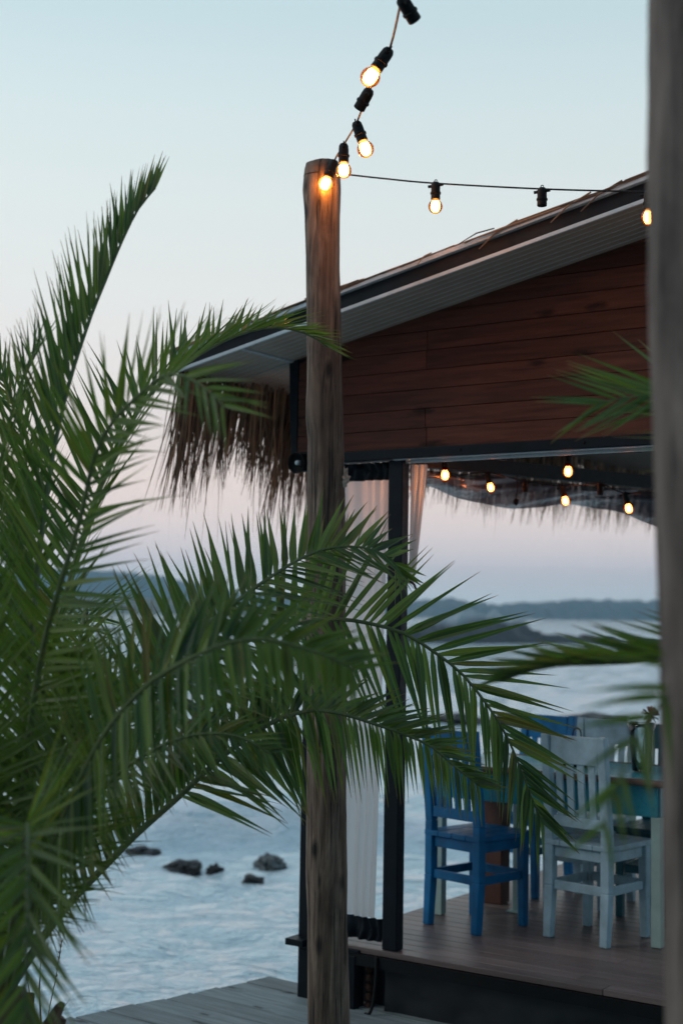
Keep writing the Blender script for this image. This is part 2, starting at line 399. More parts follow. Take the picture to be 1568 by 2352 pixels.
def hill(name, d, prof, mat, depth, tree, seed):
    mb = MB(); k = d/FPX; x0, x1 = prof[0][0], prof[-1][0]; n = 360
    def h(x):
        for (a, ha), (b, hb) in zip(prof, prof[1:]):
            if a <= x <= b:
                t = (x-a)/(b-a); t = t*t*(3-2*t); return ha+(hb-ha)*t
        return 0
    def fn(s, t):
        x = x0+(x1-x0)*s; X = (x-784)*k; H = h(x)*k
        z = H*math.sin(min(1, t*1.6)*math.pi/2)*(1 if t < .62 else max(0, (1-t)/.38))
        z += tree*k*(fbm(x*.06, t*6, seed, 4)+.5*fbm(x*.2, t*9, seed, 3))*(0 if t < .02 else 1)*min(1, H/(20*k))
        return (X, d+depth*t, WZ-.3+z)
    mb.grid(fn, n, 16); tag(mb.build(name, mat, smooth=False), kind='structure')
hill('far_hills', 1100, [(880, 14), (960, 42), (1020, 46), (1090, 50), (1140, 40), (1200, 36), (1260, 42), (1330, 46), (1400, 52), (1480, 50), (1600, 52), (1900, 40), (2400, 0)], M['hill'], 300, 9, 3)
hill('far_hills', 1450, [(-900, 60), (-300, 95), (60, 110), (200, 106), (290, 98), (380, 82), (480, 62), (600, 50), (760, 36), (900, 24), (1000, 0)], M['hill'], 350, 7, 11)
hill('near_hills', 700, [(-700, 30), (0, 42), (200, 46), (330, 44), (460, 36), (600, 26), (720, 14), (860, 0)], M['hill2'], 200, 7, 19)
# bank in front (mostly out of view) and the far sea floor edge
mb = MB()
def bank(s, t):
    x = -9+20*s; y = -6+12.4*t
    z = -.42+.06*fbm(x*.7, y*.7, 1, 3)
    e = y-(4.35+.35*math.sin(x*.8)+(.0 if x < -.2 else 1.6*min(1, (x+.2)/.8)))
    if e > 0: z -= min(1.0, e*1.1)
    return (x, y, z)
mb.grid(bank, 60, 60); tag(mb.build('ground', M['sand'], smooth=True), kind='structure')

# ------------------------------------------------------------------ grey boardwalk
def boardwalk():
    A = atz(620, 2242, -.27); B = atz(150, 2340, -.27)
    e = (B-A).normalized(); b = (atz(705, 2339, -.27)-atz(448, 2276, -.27)).normalized()
    mb = MB(); s = 0; L = 3.0; k = 0
    rr = random.Random(3)
    while s < 2.4:
        w = .150; g = .009
        p0 = A+e*s+b*rr.uniform(-.012, .012); p1 = A+e*(s+w)+b*rr.uniform(-.012, .012)
        # clip the board where it meets the pavilion front line (v = -.02)
        def end(p):
            v0 = (p-PO).dot(PV); dv = b.dot(PV)
            return min(L, (-.0-v0-.02)/dv) if dv > 1e-4 else L
        z = rr.uniform(-.004, .004)
        q = [p0, p0+b*end(p0), p1+b*end(p1), p1]
        vs = [V((a.x, a.y, -.27+z)) for a in q]+[V((a.x, a.y, -.31)) for a in q]
        if (q[1]-q[0]).dot(b) > .05:
            mb.add(vs, [(0, 1, 2, 3), (7, 6, 5, 4), (0, 4, 5, 1), (1, 5, 6, 2), (2, 6, 7, 3), (3, 7, 4, 0)])
        s += w+g
    ang = math.atan2(b.y, b.x)
    rot = Matrix.Rotation(-ang, 3, 'Z')
    o0 = V((A.x, A.y, -.27)); mb.v = [tuple(rot @ (V(p)-o0)) for p in mb.v]
    root = empty('boardwalk', o0, ang, label='low weathered grey plank boardwalk below the pavilion corner at the water', cat='boardwalk')
    mb.build('planks', M['greydeck'], root, bevel=.004)
    ml = MB()
    for t in (.35, 1.2, 2.1):
        for sx in (.35, 1.6):
            p = rot @ (e*t+b*sx); ml.box((p.x, p.y, -.44), (.10, .10, .795))
    for t in (.12, 1.5):
        a = rot @ (e*.05+b*(t+.15)); c = rot @ (e*2.2+b*(t+.15)); a.z = c.z = -.09; ml.bar(a, c, .06, .09)
    ml.build('frame', M['brownwood'], root)
    # pale kerb strip lying along the foot of the pavilion
boardwalk()
mb = MB()
mb.box((1.7, -.16, 0), (3.0, .20, .05)); mb.box((1.7, -.42, -.012), (3.0, .25, .04))
k = mb.build('kerb_strip', M['greydeck'], bevel=.008); k.location = uvw(0, 0, -.292); k.rotation_euler = (0, 0, PANG)
tag(k, 'pale strip of weathered boards along the foot of the black pavilion skirt', 'kerb')

# ------------------------------------------------------------------ pavilion
pav = empty('beach_pavilion', PO, PANG, label='open timber beach pavilion with red plank gable, thatched eaves and brown deck', cat='pavilion')
ZS = lambda u: 2.7609+.2003*(u-.1777)        # underside of the roof
OV = -.40; UE = -.50; UR = 3.2; VB = 9.0; SL = .2003; CS = 1/math.sqrt(1+SL*SL)
def sloped(mb, u0, u1, v0, v1, h0, h1):
    """slab following the roof slope between heights h0..h1 above the soffit plane"""
    mb.prism([(u0, ZS(u0)+h0), (u1, ZS(u1)+h0), (u1, ZS(u1)+h1), (u0, ZS(u0)+h1)], 1, v0, v1)
# deck
mb = MB(); v = 0.0
while v < 4.4:
    u0 = .10+rnd.uniform(-.004, .004); j = rnd.uniform(1.2, 3.2)
    mb.box(((u0+j)/2, v+.045, -.0125), (j-u0-.003, .086, .025)); mb.box(((j+6)/2, v+.045, -.0125), (6-j-.003, .086, .025)); v += .0905
mb.build('deck', M['deck'], pav, bevel=.002)
mb = MB(); mb.box((3.05, .0, -.052), (5.95, .03, .05)); mb.box((.085, 2.2, -.052), (.03, 4.4, .05)); mb.box((3.05, 2.2, -.05), (5.85, 4.3, .04))
mb.build('deck_edge', M['black'], pav)
mb = MB()
def sk(s, t): return (.44+5.5*s, .035+.012*fbm(s*30, t*2, 0, 3)+.02*(1-t)*math.sin(s*40), -.36+.285*t)
mb.grid(sk, 200, 8); mb.box((.10, 2.2, -.25), (.02, 4.3, .35)); mb.build('skirt', M['skirt'], pav, smooth=True)
mb = MB()                                         # dark box under the curtain bay
mb.box((.27, .12, -.20), (.36, .02, .32)); mb.box((.29, .02, -.19), (.05, .08, .30)); mb.box((.17, .04, -.035), (.32, .10, .045))
mb.build('corner_box', M['navy'], pav, bevel=.003)
mb = MB()
for k in range(5):
    mt = Matrix.Translation((.345, .055, -.10-.042*k)) @ Matrix.Rotation(1.2+.4*(k % 2), 4, 'Y')
    mb.lathe([(.008, -.012), (.02, -.008), (.022, 0), (.02, .008), (.008, .012)], mt, 10)
mb.build('chain', M['rust'], pav, smooth=True)
# posts
def post(c, w, d, z0, z1, lean=0):
    mb = MB(); mb.box((c[0], c[1], (z0+z1)/2), (w, d, z1-z0)); return mb.build('post', M['navy'], pav, bevel=.005)
post((.020, .05), .075, .09, -.45, 2.20); post((.470, .05), .076, .062, 0.001, 2.20)
mb = MB(); mb.box((.005, .02, -.015), (.10, .16, .03)); mb.build('post_ledge', M['navy'], pav, bevel=.003)
# beam under the gable with pale lower trim
mb = MB(); mb.box((1.56, .03, 2.225), (3.28, .10, .045)); mb.build('beam', M['navy'], pav, bevel=.003)
mb = MB(); mb.box((1.8, .005, 2.199), (2.66, .02, .004)); mb.box((1.8, .05, 2.192), (2.66, .012, .012)); mb.build('beam_trim', M['silver'], pav)
for u in (.83, 1.42, 2.1):
    mb = MB(); mb.lathe([(.004, 0), (.006, .004), (.004, .006)], Matrix.Translation((u, -.02, 2.226)) @ Matrix.Rotation(math.pi/2, 4, 'X'), 8); mb.build('bolt', M['black'], pav)
# gable planks
mb = MB(); z = 2.2485; row = 0; PW = .0885
while z < ZS(UR)-.02:
    z1 = z+PW-.0018
    ul0 = max(-.07, .1777+(z-2.7609)/SL+.004); ul1 = max(-.07, .1777+(z1-2.7609)/SL+.004)
    cuts = [(.64+rnd.uniform(-.006, .006) if row % 4 in (0, 1) else 2.45), 2.75+rnd.uniform(-.2, .2), UR]
    a0, a1 = ul0, ul1
    yo = rnd.uniform(-.002, .002)
    for c in cuts:
        if c > max(a0, a1)+.1:
            mb.prism([(a0, z), (c-.0015, z), (c-.0015, z1), (a1, z1)], 1, 0+yo, .024); a0 = a1 = c
    z += PW; row += 1
mb.build('gable_wall', M['mahogany'], pav, bevel=.0025)
mb = MB(); mb.prism([(-.075, 2.25), (UR, 2.25), (UR, ZS(UR)), (-.075, ZS(-.075))], 1, .026, .05)
mb.prism([(-.105, 2.25), (-.073, 2.25), (-.073, ZS(-.073)-.003), (-.125, ZS(-.125)-.003)], 1, -.004, .12)
mb.build('gable_frame', M['navy'], pav)
mb = MB(); w = .05; v = OV+.012
while v < -.002: sloped(mb, UE, UR, v, min(v+w-.004, -.001), -.0, .012); v += w
while v < .62: sloped(mb, UE, -.128, v, v+.046, -.0, .012); v += w
mb.cur = 1; v = OV+.012+w
while v < .62: sloped(mb, UE, UR if v < -.01 else -.128, v-.0035, v-.0005, -.0015, .006); v += w
sf = mb.build('soffit', [M['soffit'], M['silver']], pav)
mb = MB(); mb.prism([(-.118, ZS(-.118)-.008), (-.098, ZS(-.098)-.008), (-.098, ZS(-.098)), (-.118, ZS(-.118))], 1, OV+.01, -.006); mb.build('soffit_strip', M['silver'], sf)
# fascia: pale lip, navy board, pale upper trim
mb = MB(); sloped(mb, UE, UR, OV+.02, OV+.035, .010, .105); mb.build('fascia', M['navy'], pav)
mb = MB(); sloped(mb, UE, UR, OV-.002, OV+.012, -.007, .010); sloped(mb, UE, UR, OV-.004, OV+.045, .078, .098); mb.build('fascia_trim', M['silver'], pav, bevel=.003)
mb = MB(); sloped(mb, UE-.01, UE+.015, OV+.03, VB, -.005, .10); mb.build('eave_board', M['navy'], pav)
m = N('thatch_roofing'); cc = m.noise(m.coord('Object', (2, 40, 8)), 3, 5, .7); m.link(m.ramp(cc, [(.3, (.035, .022, .016)), (.7, (.13, .085, .06))]), m.b.inputs['Base Color']); m.set(Roughness=.9); m.bump(cc, .8, .02)
M['thatchroof'] = m.m
mb = MB(); sloped(mb, UE-.02, UR, OV+.05, VB+.2, .014, .099)
rf = mb.build('roof', M['thatchroof'], pav)
# straw layer on top: courses of reed lying down the slope, ragged at the rake
mb = MB(); rr = random.Random(5)
for k in range(1000):
    u = rr.uniform(UE, UR); vv = OV+rr.uniform(.0, .14); L = min(rr.uniform(.2, .6), u-UE+.04); hh = .094+rr.uniform(.0, .012)+.006*fbm(u*3, 2)
    du = -L; dv = rr.uniform(-.03, .03)
    a = V((u, vv, ZS(u)+hh)); b = V((u+du, vv+dv, ZS(u+du)+hh+rr.uniform(-.004, .002)))
    mb.tube([a, (a+b)/2+V((0, 0, rr.uniform(0, .004))), b], [.0045, .0045, .003], 4)
for k in range(9):                              # a few loose stalks
    u = rr.uniform(UE+.2, 2.4); a = V((u, OV+rr.uniform(-.02, .02), ZS(u)+.105)); b = a+V((rr.uniform(-.16, .02), rr.uniform(-.03, 0), rr.uniform(-.07, .05)))
    mb.tube([a, (a+b)/2+V((0, 0, .012)), b], [.003, .003, .0015], 4)
for u0 in (1.62, 1.75, 1.3):
    a = V((u0, OV-.006, ZS(u0)+.11)); mb.tube([a, a+V((-.10, -.006, -.045)), a+V((-.17, -.008, -.10))], [.004, .004, .002], 4)
mb.build('reed_layer', M['thatch'], rf)
# hanging thatch fringe below the eave
mb = MB(); rr = random.Random(11)
def strand(a, L, lean, w, seg=4):
    a = V(a); ang = rr.uniform(0, math.pi); sd = V((math.cos(ang), math.sin(ang), 0)); vs = []; uvs = []
    cu = V((rr.uniform(-.05, .05), rr.uniform(-.05, .05), 0))
    for i in range(seg+1):
        s = i/seg; p = a+lean*(L*s)+V((0, 0, -L*s))+cu*s*s
        ww = w*(1-.85*s*s); vs += [p-sd*ww, p+sd*ww]; uvs += [(.5, s)]*2
    mb.add(vs, [(2*i, 2*i+1, 2*i+3, 2*i+2) for i in range(seg)], uvs)
zE = ZS(UE)
v = OV+.04
while v < VB:
    tuft = .50+.20*fbm(v*2.3, 4, 1, 3)+.13*fbm(v*9, 1, 2, 2)
    gap = fbm(v*5.2, 9, 3, 2)
    n = int((12 if v < .8 else 9)+7*gap); tuft *= 1.06 if v < .8 else .74
    for k in range(max(2, n)):
        L = max(.12, tuft*rr.uniform(.55, 1.12)); lean = V((rr.uniform(-.16, .02), rr.uniform(-.22, .0), 0))
        strand((UE+rr.uniform(-.03, .04), v+rr.uniform(-.03, .03), zE+rr.uniform(-.02, .03)), L, lean, rr.uniform(.003, .0065))
    if rr.random() < (.13 if v < .8 else .05): strand((UE, v, zE), tuft*1.45, V((rr.uniform(-.1, 0), rr.uniform(-.1, 0), 0)), .004)
    v += .018 if v < 3.5 else .035
v = .05
while v < VB:                                     # inner layer of the eave, seen from below inside
    for k in range(4):
        strand((UE+.12+rr.uniform(-.05, .05), v+rr.uniform(-.03, .03), zE+.0), rr.uniform(.2, .52), V((rr.uniform(-.2, .05), rr.uniform(-.2, .05), 0)), rr.uniform(.004, .008))
    v += .03 if v < 3.5 else .06
mb.build('thatch_fringe', M['thatch'], pav)
# side beam over the sea opening
bl = at(962, 1056, 6.92+.06); br = at(1482, 1107, 7.95); 
def loc(p): a, b = to_uv(p); return V((a, b, p.z))
BL, BR = loc(bl), loc(br); BR2 = BR+(BR-BL)*1.2
mb = MB(); mb.bar(BL, BR2, .06, .072); mb.build('side_beam', M['black'], pav)

# horn speaker on the corner post
hs = empty('horn_speaker', at(683, 1063, 6.66), PANG, label='black round horn fixture with a grey centre on the pavilion corner post', cat='speaker')
R = V((-.05, -.99, -.08)).to_track_quat('Z', 'Y').to_matrix().to_4x4()
mb = MB(); mb.lathe([(.022, -.11), (.030, -.07), (.038, -.04), (.044, -.012), (.050, .004), (.050, .012), (.046, .012), (.040, -.004), (.022, -.020)], R, 28); mb.box((.045, .05, -.002), (.07, .06, .075)); mb.box((.045, .03, .046), (.10, .04, .014)); mb.build('horn', M['black'], hs, bevel=.002)
mb = MB(); mb.lathe([(.002, -.022), (.011, -.020), (.012, .004), (.008, .010), (.002, .011)], R, 14); mb.build('hub', M['silver'], hs, smooth=True)

# ------------------------------------------------------------------ curtains and vinyl
def pleat(s, n, amp): return amp*math.sin(s*n*2*math.pi+.6*math.sin(s*9))
mb = MB(); mb.cur = 0
U0, U1 = .13, .405
def cur(z0, z1, amp=.016):
    def fn(s, t):
        z = z0+(z1-z0)*t; nar = .04*(1-t) if z1 > 1 and z0 < 1 else 0
        return (U0+(U1-U0-nar)*s+.01*math.sin(t*3), .055+pleat(s+.05*math.sin(5*s+1.3)+.012*math.sin(t*5+s*3), 5, amp*.85*(.7+.3*math.sin(3*t+s*4)))-.006*math.sin(t*6+s*11), z)
    return fn
mb.grid(cur(.125, 2.115), 140, 30)
root = empty('bay_curtain', uvw(0, 0, 0), PANG, label='white pleated curtain with dark top and bottom bands between log pole and black post', cat='curtain')
mb.build('cloth', M['curtain'], root, smooth=True)
mb = MB(); mb.grid(cur(2.115, 2.198), 140, 4); mb.build('top_band', M['navy'], root, smooth=True)
mb = MB(); mb.grid(cur(.022, .125), 140, 4); mb.build('bottom_band', M['navy'], root, smooth=True)
# side curtain tied back to the post
def tied(s, t):
    wtop = .135; tt = 1-t                        # t=1 at top
    z = 1.80+.39*t if False else 1.64+.55*t
    w = .02+(wtop-.02)*t**.9
    return (.472+w*.66*s+.004*math.sin(s*25), .15+.02*math.sin(s*16+t), z)
mb = MB(); mb.grid(tied, 60, 30)
root = empty('tied_curtain', uvw(0, 0, 0), PANG, label='white curtain tied back right of the black post, glowing orange from the lamps', cat='curtain')
mb.build('cloth', M['curtain'], root, smooth=True)
mb = MB(); mb.tube([(.535, .02, 1.66), (.552, .06, 1.635), (.553, .09, 1.60), (.54, .06, 1.56), (.52, .0, 1.555)], .006, 6); mb.build('tie_strap', M['black'], root)
# bunched vinyl drape below the side beam
mb = MB()
ed = [(955, 1112), (1000, 1122), (1060, 1146), (1110, 1158), (1170, 1168), (1230, 1166), (1300, 1158), (1360, 1166), (1430, 1180), (1500, 1206), (1580, 1235), (1660, 1255)]
EP = spline([loc(at(x, y, 7.02+(x-955)*.0019)) for x, y in ed], 90)
def vn(s, t):
    i = s*89; a = EP[min(89, int(i))]; top = BL+(BR2-BL)*(s*.62)+V((-.03, .02, -.045))
    p = top.lerp(a, t)
    sag = math.sin(t*math.pi)
    d = V((.06*sag*(1+.6*math.sin(s*17))+.012*math.sin(t*14+s*30), -.05*sag*(1+.5*fbm(s*9, t*2, 1, 3)), 0))
    return p+d
mb.grid(vn, 160, 14)
vo = mb.build('vinyl_drape', M['vinyl'], None, smooth=True); vo.location = PO; vo.rotation_euler = (0, 0, PANG)
tag(vo, 'bunched clear grey vinyl drape sagging below the black side beam', 'drape')
mb = MB(); mb.tube([(0, 0, 0), (.004, 0, -.06), (-.002, .004, -.12)], .0035, 6); mb.lathe([(.003, -.02), (.013, -.012), (.015, 0), (.010, .012), (.003, .016)], Matrix.Translation((-.002, .004, -.135)), 10)
o = mb.build('pull_cord', M['black']); o.location = at(1186, 1092, 7.3); tag(o, 'short black pull cord with a knob hanging before the vinyl drape', 'cord')
# black hose hanging below the post
mb = MB(); hp = [(.430, -.02, -.02), (.434, -.026, -.06), (.436, -.03, -.10), (.436, -.045, -.2), (.425, -.06, -.262), (.40, -.06, -.268)]
mb.tube(spline(hp, 24), .0075, 8); o = mb.build('hanging_hose', M['black'], smooth=True); o.location = PO; o.rotation_euler = (0, 0, PANG)
tag(o, 'thin black hose hanging down over the deck edge beside the post', 'hose')

# ------------------------------------------------------------------ log poles
def log_pole(name, prof, d, mat, label, seed, z0, cx_end, n=40):
    """prof: [(y, left x, right x)] in the photo grid from the top down"""
    rings = []; top = prof[0]
    def lerp(y):
        if y <= prof[0][0]: return prof[0][1:]
        for a, b in zip(prof, prof[1:]):
            if a[0] <= y <= b[0]:
                t = (y-a[0])/(b[0]-a[0]); return a[1]+(b[1]-a[1])*t, a[2]+(b[2]-a[2])*t
        return prof[-1][1:]
    ztop = at((top[1]+top[2])/2, top[0], d).z; steps = 130; mb = MB(); vs = []
    base = None; H = []
    for i in range(steps+1):
        z = z0+(ztop-z0)*i/steps
        y = top[0]
        # photo row for this height
        a, b = prof[0][0], 2700
        for _ in range(24):
            mid = (a+b)/2
            if at(760, mid, d).z > z: a = mid
            else: b = mid
        y = (a+b)/2; l, r = lerp(y); pl, pr = at(l, y, d), at(r, y, d)
        c = (pl+pr)/2; R = (pr-pl).length/2; H.append((c.x, d, z, R))
    for i, (x, yv, z, R) in enumerate(H):
        for k in range(n):
            t = 2*math.pi*k/n; dx, dy = math.cos(t), math.sin(t)
            rr_ = R*(1+.05*fbm(dx*1.6+seed, dy*1.6, z*1.6, 4)+.035*fbm(dx*9+seed, dy*9, z*.8, 3)+.025*fbm(dx*4, dy*4+seed, z*7, 3)-.09*max(0, .10-abs(fbm(dx*2.6+seed, dy*2.6, z*.22, 2)))*4)
            if i == steps: rr_ *= .94
            vs.append((x+dx*rr_, yv+dy*rr_, z+(0 if i < steps else .004*dx)))
    fs = [(i*n+k, i*n+(k+1) % n, (i+1)*n+(k+1) % n, (i+1)*n+k) for i in range(steps) for k in range(n)]
    c = len(vs); vs.append((H[-1][0], d, H[-1][2]+.006)); fs += [(steps*n+k, steps*n+(k+1) % n, c) for k in range(n)]
    fs.append(tuple(range(n-1, -1, -1)))
    mb.add(vs, fs); o = mb.build(name, mat, None, smooth=True, origin=(H[0][0], d, z0)); return o, H
PD = 5.7
pole, PH = log_pole('log_pole', [(376, 700, 780), (410, 697, 782), (440, 695, 783), (490, 700, 781), (600, 703, 780), (760, 704, 783), (880, 704, 787), (960, 701, 790), (1010, 706, 790), (1150, 705, 792), (1800, 704, 795), (2000, 701, 797), (2100, 705, 797), (2360, 708, 802), (2600, 710, 806)], PD, M['log'], '', 2.0, -.27, 0)
tag(pole, 'upright weathered log pole with string lamps at its top, before the pavilion corner', 'pole')
mb = MB(); tp = PH[-2]
mb.tube([(tp[0]+(tp[3]*1.01+.0008)*math.cos(t), tp[1]+(tp[3]*1.01+.0008)*math.sin(t), tp[2]-.025+.006*math.sin(t)) for t in [i*math.pi/20 for i in range(41)]], .0018, 5)
w_ = mb.build('tie_wire', M['black'], pole); w_.matrix_parent_inverse = Matrix.Translation(-V(pole.location))
p2, _ = log_pole('log_pole', [(-200, 1494, 1767), (200, 1496, 1769), (620, 1491, 1772), (900, 1497, 1775), (1300, 1510, 1779), (1750, 1519, 1785), (2352, 1531, 1797), (2600, 1537, 1803)], 2.05, M['log2'], '', 8.0, -.42, 0)
tag(p2, 'dark out-of-focus log pole close to the camera along the right edge', 'pole')
# pale tuft caught on the pole
bm = bmesh.new(); bmesh.ops.create_icosphere(bm, subdivisions=4, radius=1)
for v_ in bm.verts:
    n = v_.co.normalized(); k = 1+.7*fbm(n.x*2.2, n.y*2.2, n.z*2.2, 4); v_.co = V((n.x*.017*k, n.y*.014*k, n.z*.030*k+(.012 if n.z > .8 else 0)))
me = bpy.data.meshes.new('dried_tuft'); bm.to_mesh(me); bm.free(); me.materials.append(rock_mat('pale_fibre', (.22, .18, .14), (.62, .56, .48)))
tf = bpy.data.objects.new('dried_tuft', me); COL.objects.link(tf); tf.location = at(791, 1101, PD-.02)
tag(tf, 'pale crumpled tuft stuck on the right side of the weathered log pole', 'tuft')

# ------------------------------------------------------------------ string lights
def sock_mesh(scale=1):
    mb = MB(); I = Matrix.Identity(4)
    mb.lathe([(.006, .006), (.012, .004), (.0165, -.004), (.0175, -.016), (.0175, -.034), (.0205, -.036), (.0205, -.042), (.0175, -.044), (.018, -.062), (.016, -.064)], I, 16)
    pts = [(.0055*math.cos(t), 0, .008+.006*math.sin(t)) for t in [i*math.pi/6 for i in range(7)]]; mb.tube(pts, .0018, 5)
    for sx in (-1, 1):
        mb.tube([(sx*.012, 0, -.008), (sx*.030, 0, -.009)], [.0075, .0045], 8)
        for q in (.020, .025, .030): mb.lathe([(.004, -.001), (.0062, -.001), (.0062, .001), (.004, .001)], Matrix.Translation((sx*q, 0, -.009)) @ Matrix.Rotation(math.pi/2, 4, 'Y'), 8)
    return mb
def bulb_prof(r=.0275):
    p = [(.012, -.060), (.0135, -.066)]
    for i in range(1, 15):
        t = math.pi*(.16+.84*i/14); p.append((max(.0004, r*math.sin(t)), -.066-.0245+r*math.cos(t)*1.0+0*r))
    return p
_s = sock_mesh(); tmpl_s = _s.build('socket', M['black'], None, smooth=False)
mb = MB(); mb.lathe(bulb_prof(), Matrix.Identity(4), 20); tmpl_b = mb.build('bulb', M['bulb'], None, smooth=True)
mb = MB(); mb.lathe([(.004, -.068), (.013, -.071), (.0165, -.080), (.0165, -.098), (.012, -.107), (.003, -.111)], Matrix.Identity(4), 14); tmpl_f = mb.build('filament', M['filament'], None, smooth=True)
M['bright'] = emit('bright_filament', (1, .35, .065), 125); FIL3 = tmpl_f.data.copy(); FIL3.materials[0] = M['bright']
FIL2 = tmpl_f.data.copy(); FIL2.materials[0] = M['amber']
SOCK, BULB, FIL = tmpl_s.data, tmpl_b.data, tmpl_f.data
for t in (tmpl_s, tmpl_b, tmpl_f): bpy.data.objects.remove(t)
def string(label, items, cable, rad=.0035, group='strings of festoon lamps', scale=1.0, fil=None):
    """items: (point, hang direction, has bulb, cable direction)"""
    o0 = items[0][0]; root = empty('string_lights', o0, label=label, cat='string lights', group=group)
    mb = MB(); mb.tube([p-o0 for p in spline(cable, 12*len(cable))], rad, 8); mb.build('cable', M['black'], root, smooth=True)
    for p, d, lit, cd in items:
        z = (-V(d)).normalized(); x = V(cd); x = (x-z*x.dot(z)).normalized(); y = z.cross(x)
        mat = Matrix((x, y, z)).transposed().to_4x4(); mat = Matrix.Translation(p-o0) @ mat @ Matrix.Scale(scale, 4)
        s = bpy.data.objects.new('socket', SOCK); COL.objects.link(s); s.parent = root; s.matrix_local = mat
        if lit:
            b = bpy.data.objects.new('bulb', BULB); COL.objects.link(b); b.parent = root; b.matrix_local = mat
            f = bpy.data.objects.new('filament', fil or FIL); COL.objects.link(f); f.parent = b
    return root
def hang(x0, y0, x1, y1, d, dd=0): return at(x1, y1, d+dd)-at(x0, y0, d)
# overhead string from the pole towards the camera
A = [(768, 371, 5.60), (789, 333, 5.30), (818, 283, 4.95), (848, 208, 4.55), (893, 116, 4.15), (922, -2, 3.78)]
P = [at(*a) for a in A]; ext = [at(955, -130, 3.4), at(1000, -300, 3.0)]
D = [hang(768, 371, 751, 412, 5.6), hang(789, 333, 789, 383, 5.3), hang(820, 283, 836, 328, 4.95), hang(848, 208, 828, 243, 4.55, .03), hang(893, 116, 853, 173, 4.15), hang(922, -2, 948, 40, 3.78, .03)]
lit = [1, 1, 1, 0, 1, 0]
string('string of festoon lamps rising from the log pole top, two sockets empty',
       [(p, d, l, (P[min(i+1, 5)]-P[max(0, i-1)])) for i, (p, d, l) in enumerate(zip(P, D, lit))], [at(776, 400, 5.6)]+P+ext, scale=1.1, fil=FIL3)
# level string from the pole to the right
A = [(1000, 421, 5.5), (1244, 434, 5.25), (1489, 441, 5.0)]
P = [at(*a) for a in A]
string('black string of festoon lamps stretched level from the log pole across the roof edge',
       [(p, (0, 0, -1), l, P[1]-P[0]) for p, l in zip(P, (1, 0, 1))], [at(772, 398, 5.62), at(880, 410, 5.57)]+P+[at(1700, 448, 4.78)], scale=1.03)
# inside the pavilion
A = [(1022, 1052, 6.95, 1), (1156, 1028, 6.8, 0), (1304, 1042, 6.7, 1), (1465, 1010, 6.5, 0)]
P = [at(*a[:3]) for a in A]
string('nearer string of festoon lamps slung under the pavilion beam, two lit', [(p, (0, 0, -1), a[3], PU) for p, a in zip(P, A)],
       [at(955, 1040, 7.1), P[0], at(1090, 1046, 6.87), P[1], at(1230, 1042, 6.75), P[2], at(1390, 1034, 6.6), P[3], at(1560, 1000, 6.4)], .003, scale=.95, fil=FIL2)
A = [(1035, 1094, 8.3, 0), (1118, 1086, 8.2, 1), (1206, 1106, 8.1, 0), (1289, 1116, 8.0, 1), (1378, 1112, 7.8, 0), (1434, 1132, 7.7, 1)]
P = [at(*a[:3]) for a in A]
P = [at(a[0], a[1], a[2]-1.15) for a in A]
string('farther string of festoon lamps hanging before the vinyl drape, three lit', [(p, (.25 if a[3] else 0, 0, -1), a[3], PU) for p, a in zip(P, A)],
       [at(945, 1100, 7.2)]+P+[at(1560, 1130, 6.4)], .003, scale=.84, fil=FIL2)
P = [at(950, 1092, 6.70)]
string('single lit festoon lamp glowing behind the tied white curtain', [(P[0], (0, 0, -1), 1, PU)], [at(960, 1044, 6.72), P[0]], .003, scale=.7, fil=FIL3)

# ------------------------------------------------------------------ furniture
def make_chair(mat, label, name='dining_chair'):
    root = empty(name, (0, 0, 0), label=label, cat='chair', group='slat-back wooden chairs round the table')
    W2, D2 = .155, .16; SH = .455; BH = .95
    for sx in (-1, 1):
        mb = MB()                                   # rear leg running up into the back post
        mb.bar((sx*W2, -D2-.015, 0), (sx*W2, -D2, .24), .040, .040, (1.18, 1.18)); mb.bar((sx*W2, -D2, .24), (sx*W2, -D2+.0, .50), .047, .046); mb.bar((sx*W2, -D2, .50), (sx*W2, -D2-.045, BH), .047, .044, (.85, .85))
        mb.build('leg', mat, root, bevel=.005)
        mb = MB(); mb.bar((sx*W2*1.03, D2, 0), (sx*W2, D2, SH-.02), .037, .037, (1.25, 1.25)); mb.build('leg', mat, root, bevel=.005)
        mb = MB(); mb.bar((sx*W2, -D2+.026, .245), (sx*W2, D2-.024, .245), .02, .04); mb.build('stretcher', mat, root, bevel=.003)
    for y in (-D2, D2):
        mb = MB(); mb.bar((-W2+.026, y, .245), (W2-.026, y, .245), .04, .02) if False else mb.box((0, y, .245), (2*W2-.05, .02, .042)); mb.build('stretcher', mat, root, bevel=.003)
    mb = MB()
    for y in (-D2+.004, D2-.004): mb.box((0, y, SH-.055), (2*W2-.05, .02, .05))
    for sx in (-1, 1): mb.box((sx*(W2-.004), 0, SH-.055), (.02, 2*D2-.05, .05))
    mb.build('seat_frame', mat, root, bevel=.003)
    mb = MB()
    for k in range(4): mb.box((-.135+.09*k, .015, SH-.014), (.0885, .40, .025))
    mb.build('seat', mat, root, bevel=.004)
    mb = MB(); mb.box((0, -D2-.036, BH-.07), (2*W2-.05, .022, .13)); mb.build('top_rail', mat, root, bevel=.004)
    mb = MB(); mb.box((0, -D2-.008, .545), (2*W2-.05, .022, .05)); mb.build('lower_rail', mat, root, bevel=.003)
    for k in range(4):
        mb = MB(); x = -.09+.06*k; mb.bar((x, -D2-.010, .572), (x, -D2-.034, BH-.13), .034, .012); mb.build('slat', mat, root)
    return root
def place(o, u, v, rz): o.location = uvw(u, v, 0); o.rotation_euler = (0, 0, PANG+rz)
c1 = make_chair(M['blue'], 'blue wooden chair nearest the black post, back to the camera, empty seat'); place(c1, .515, .745, math.radians(-13))
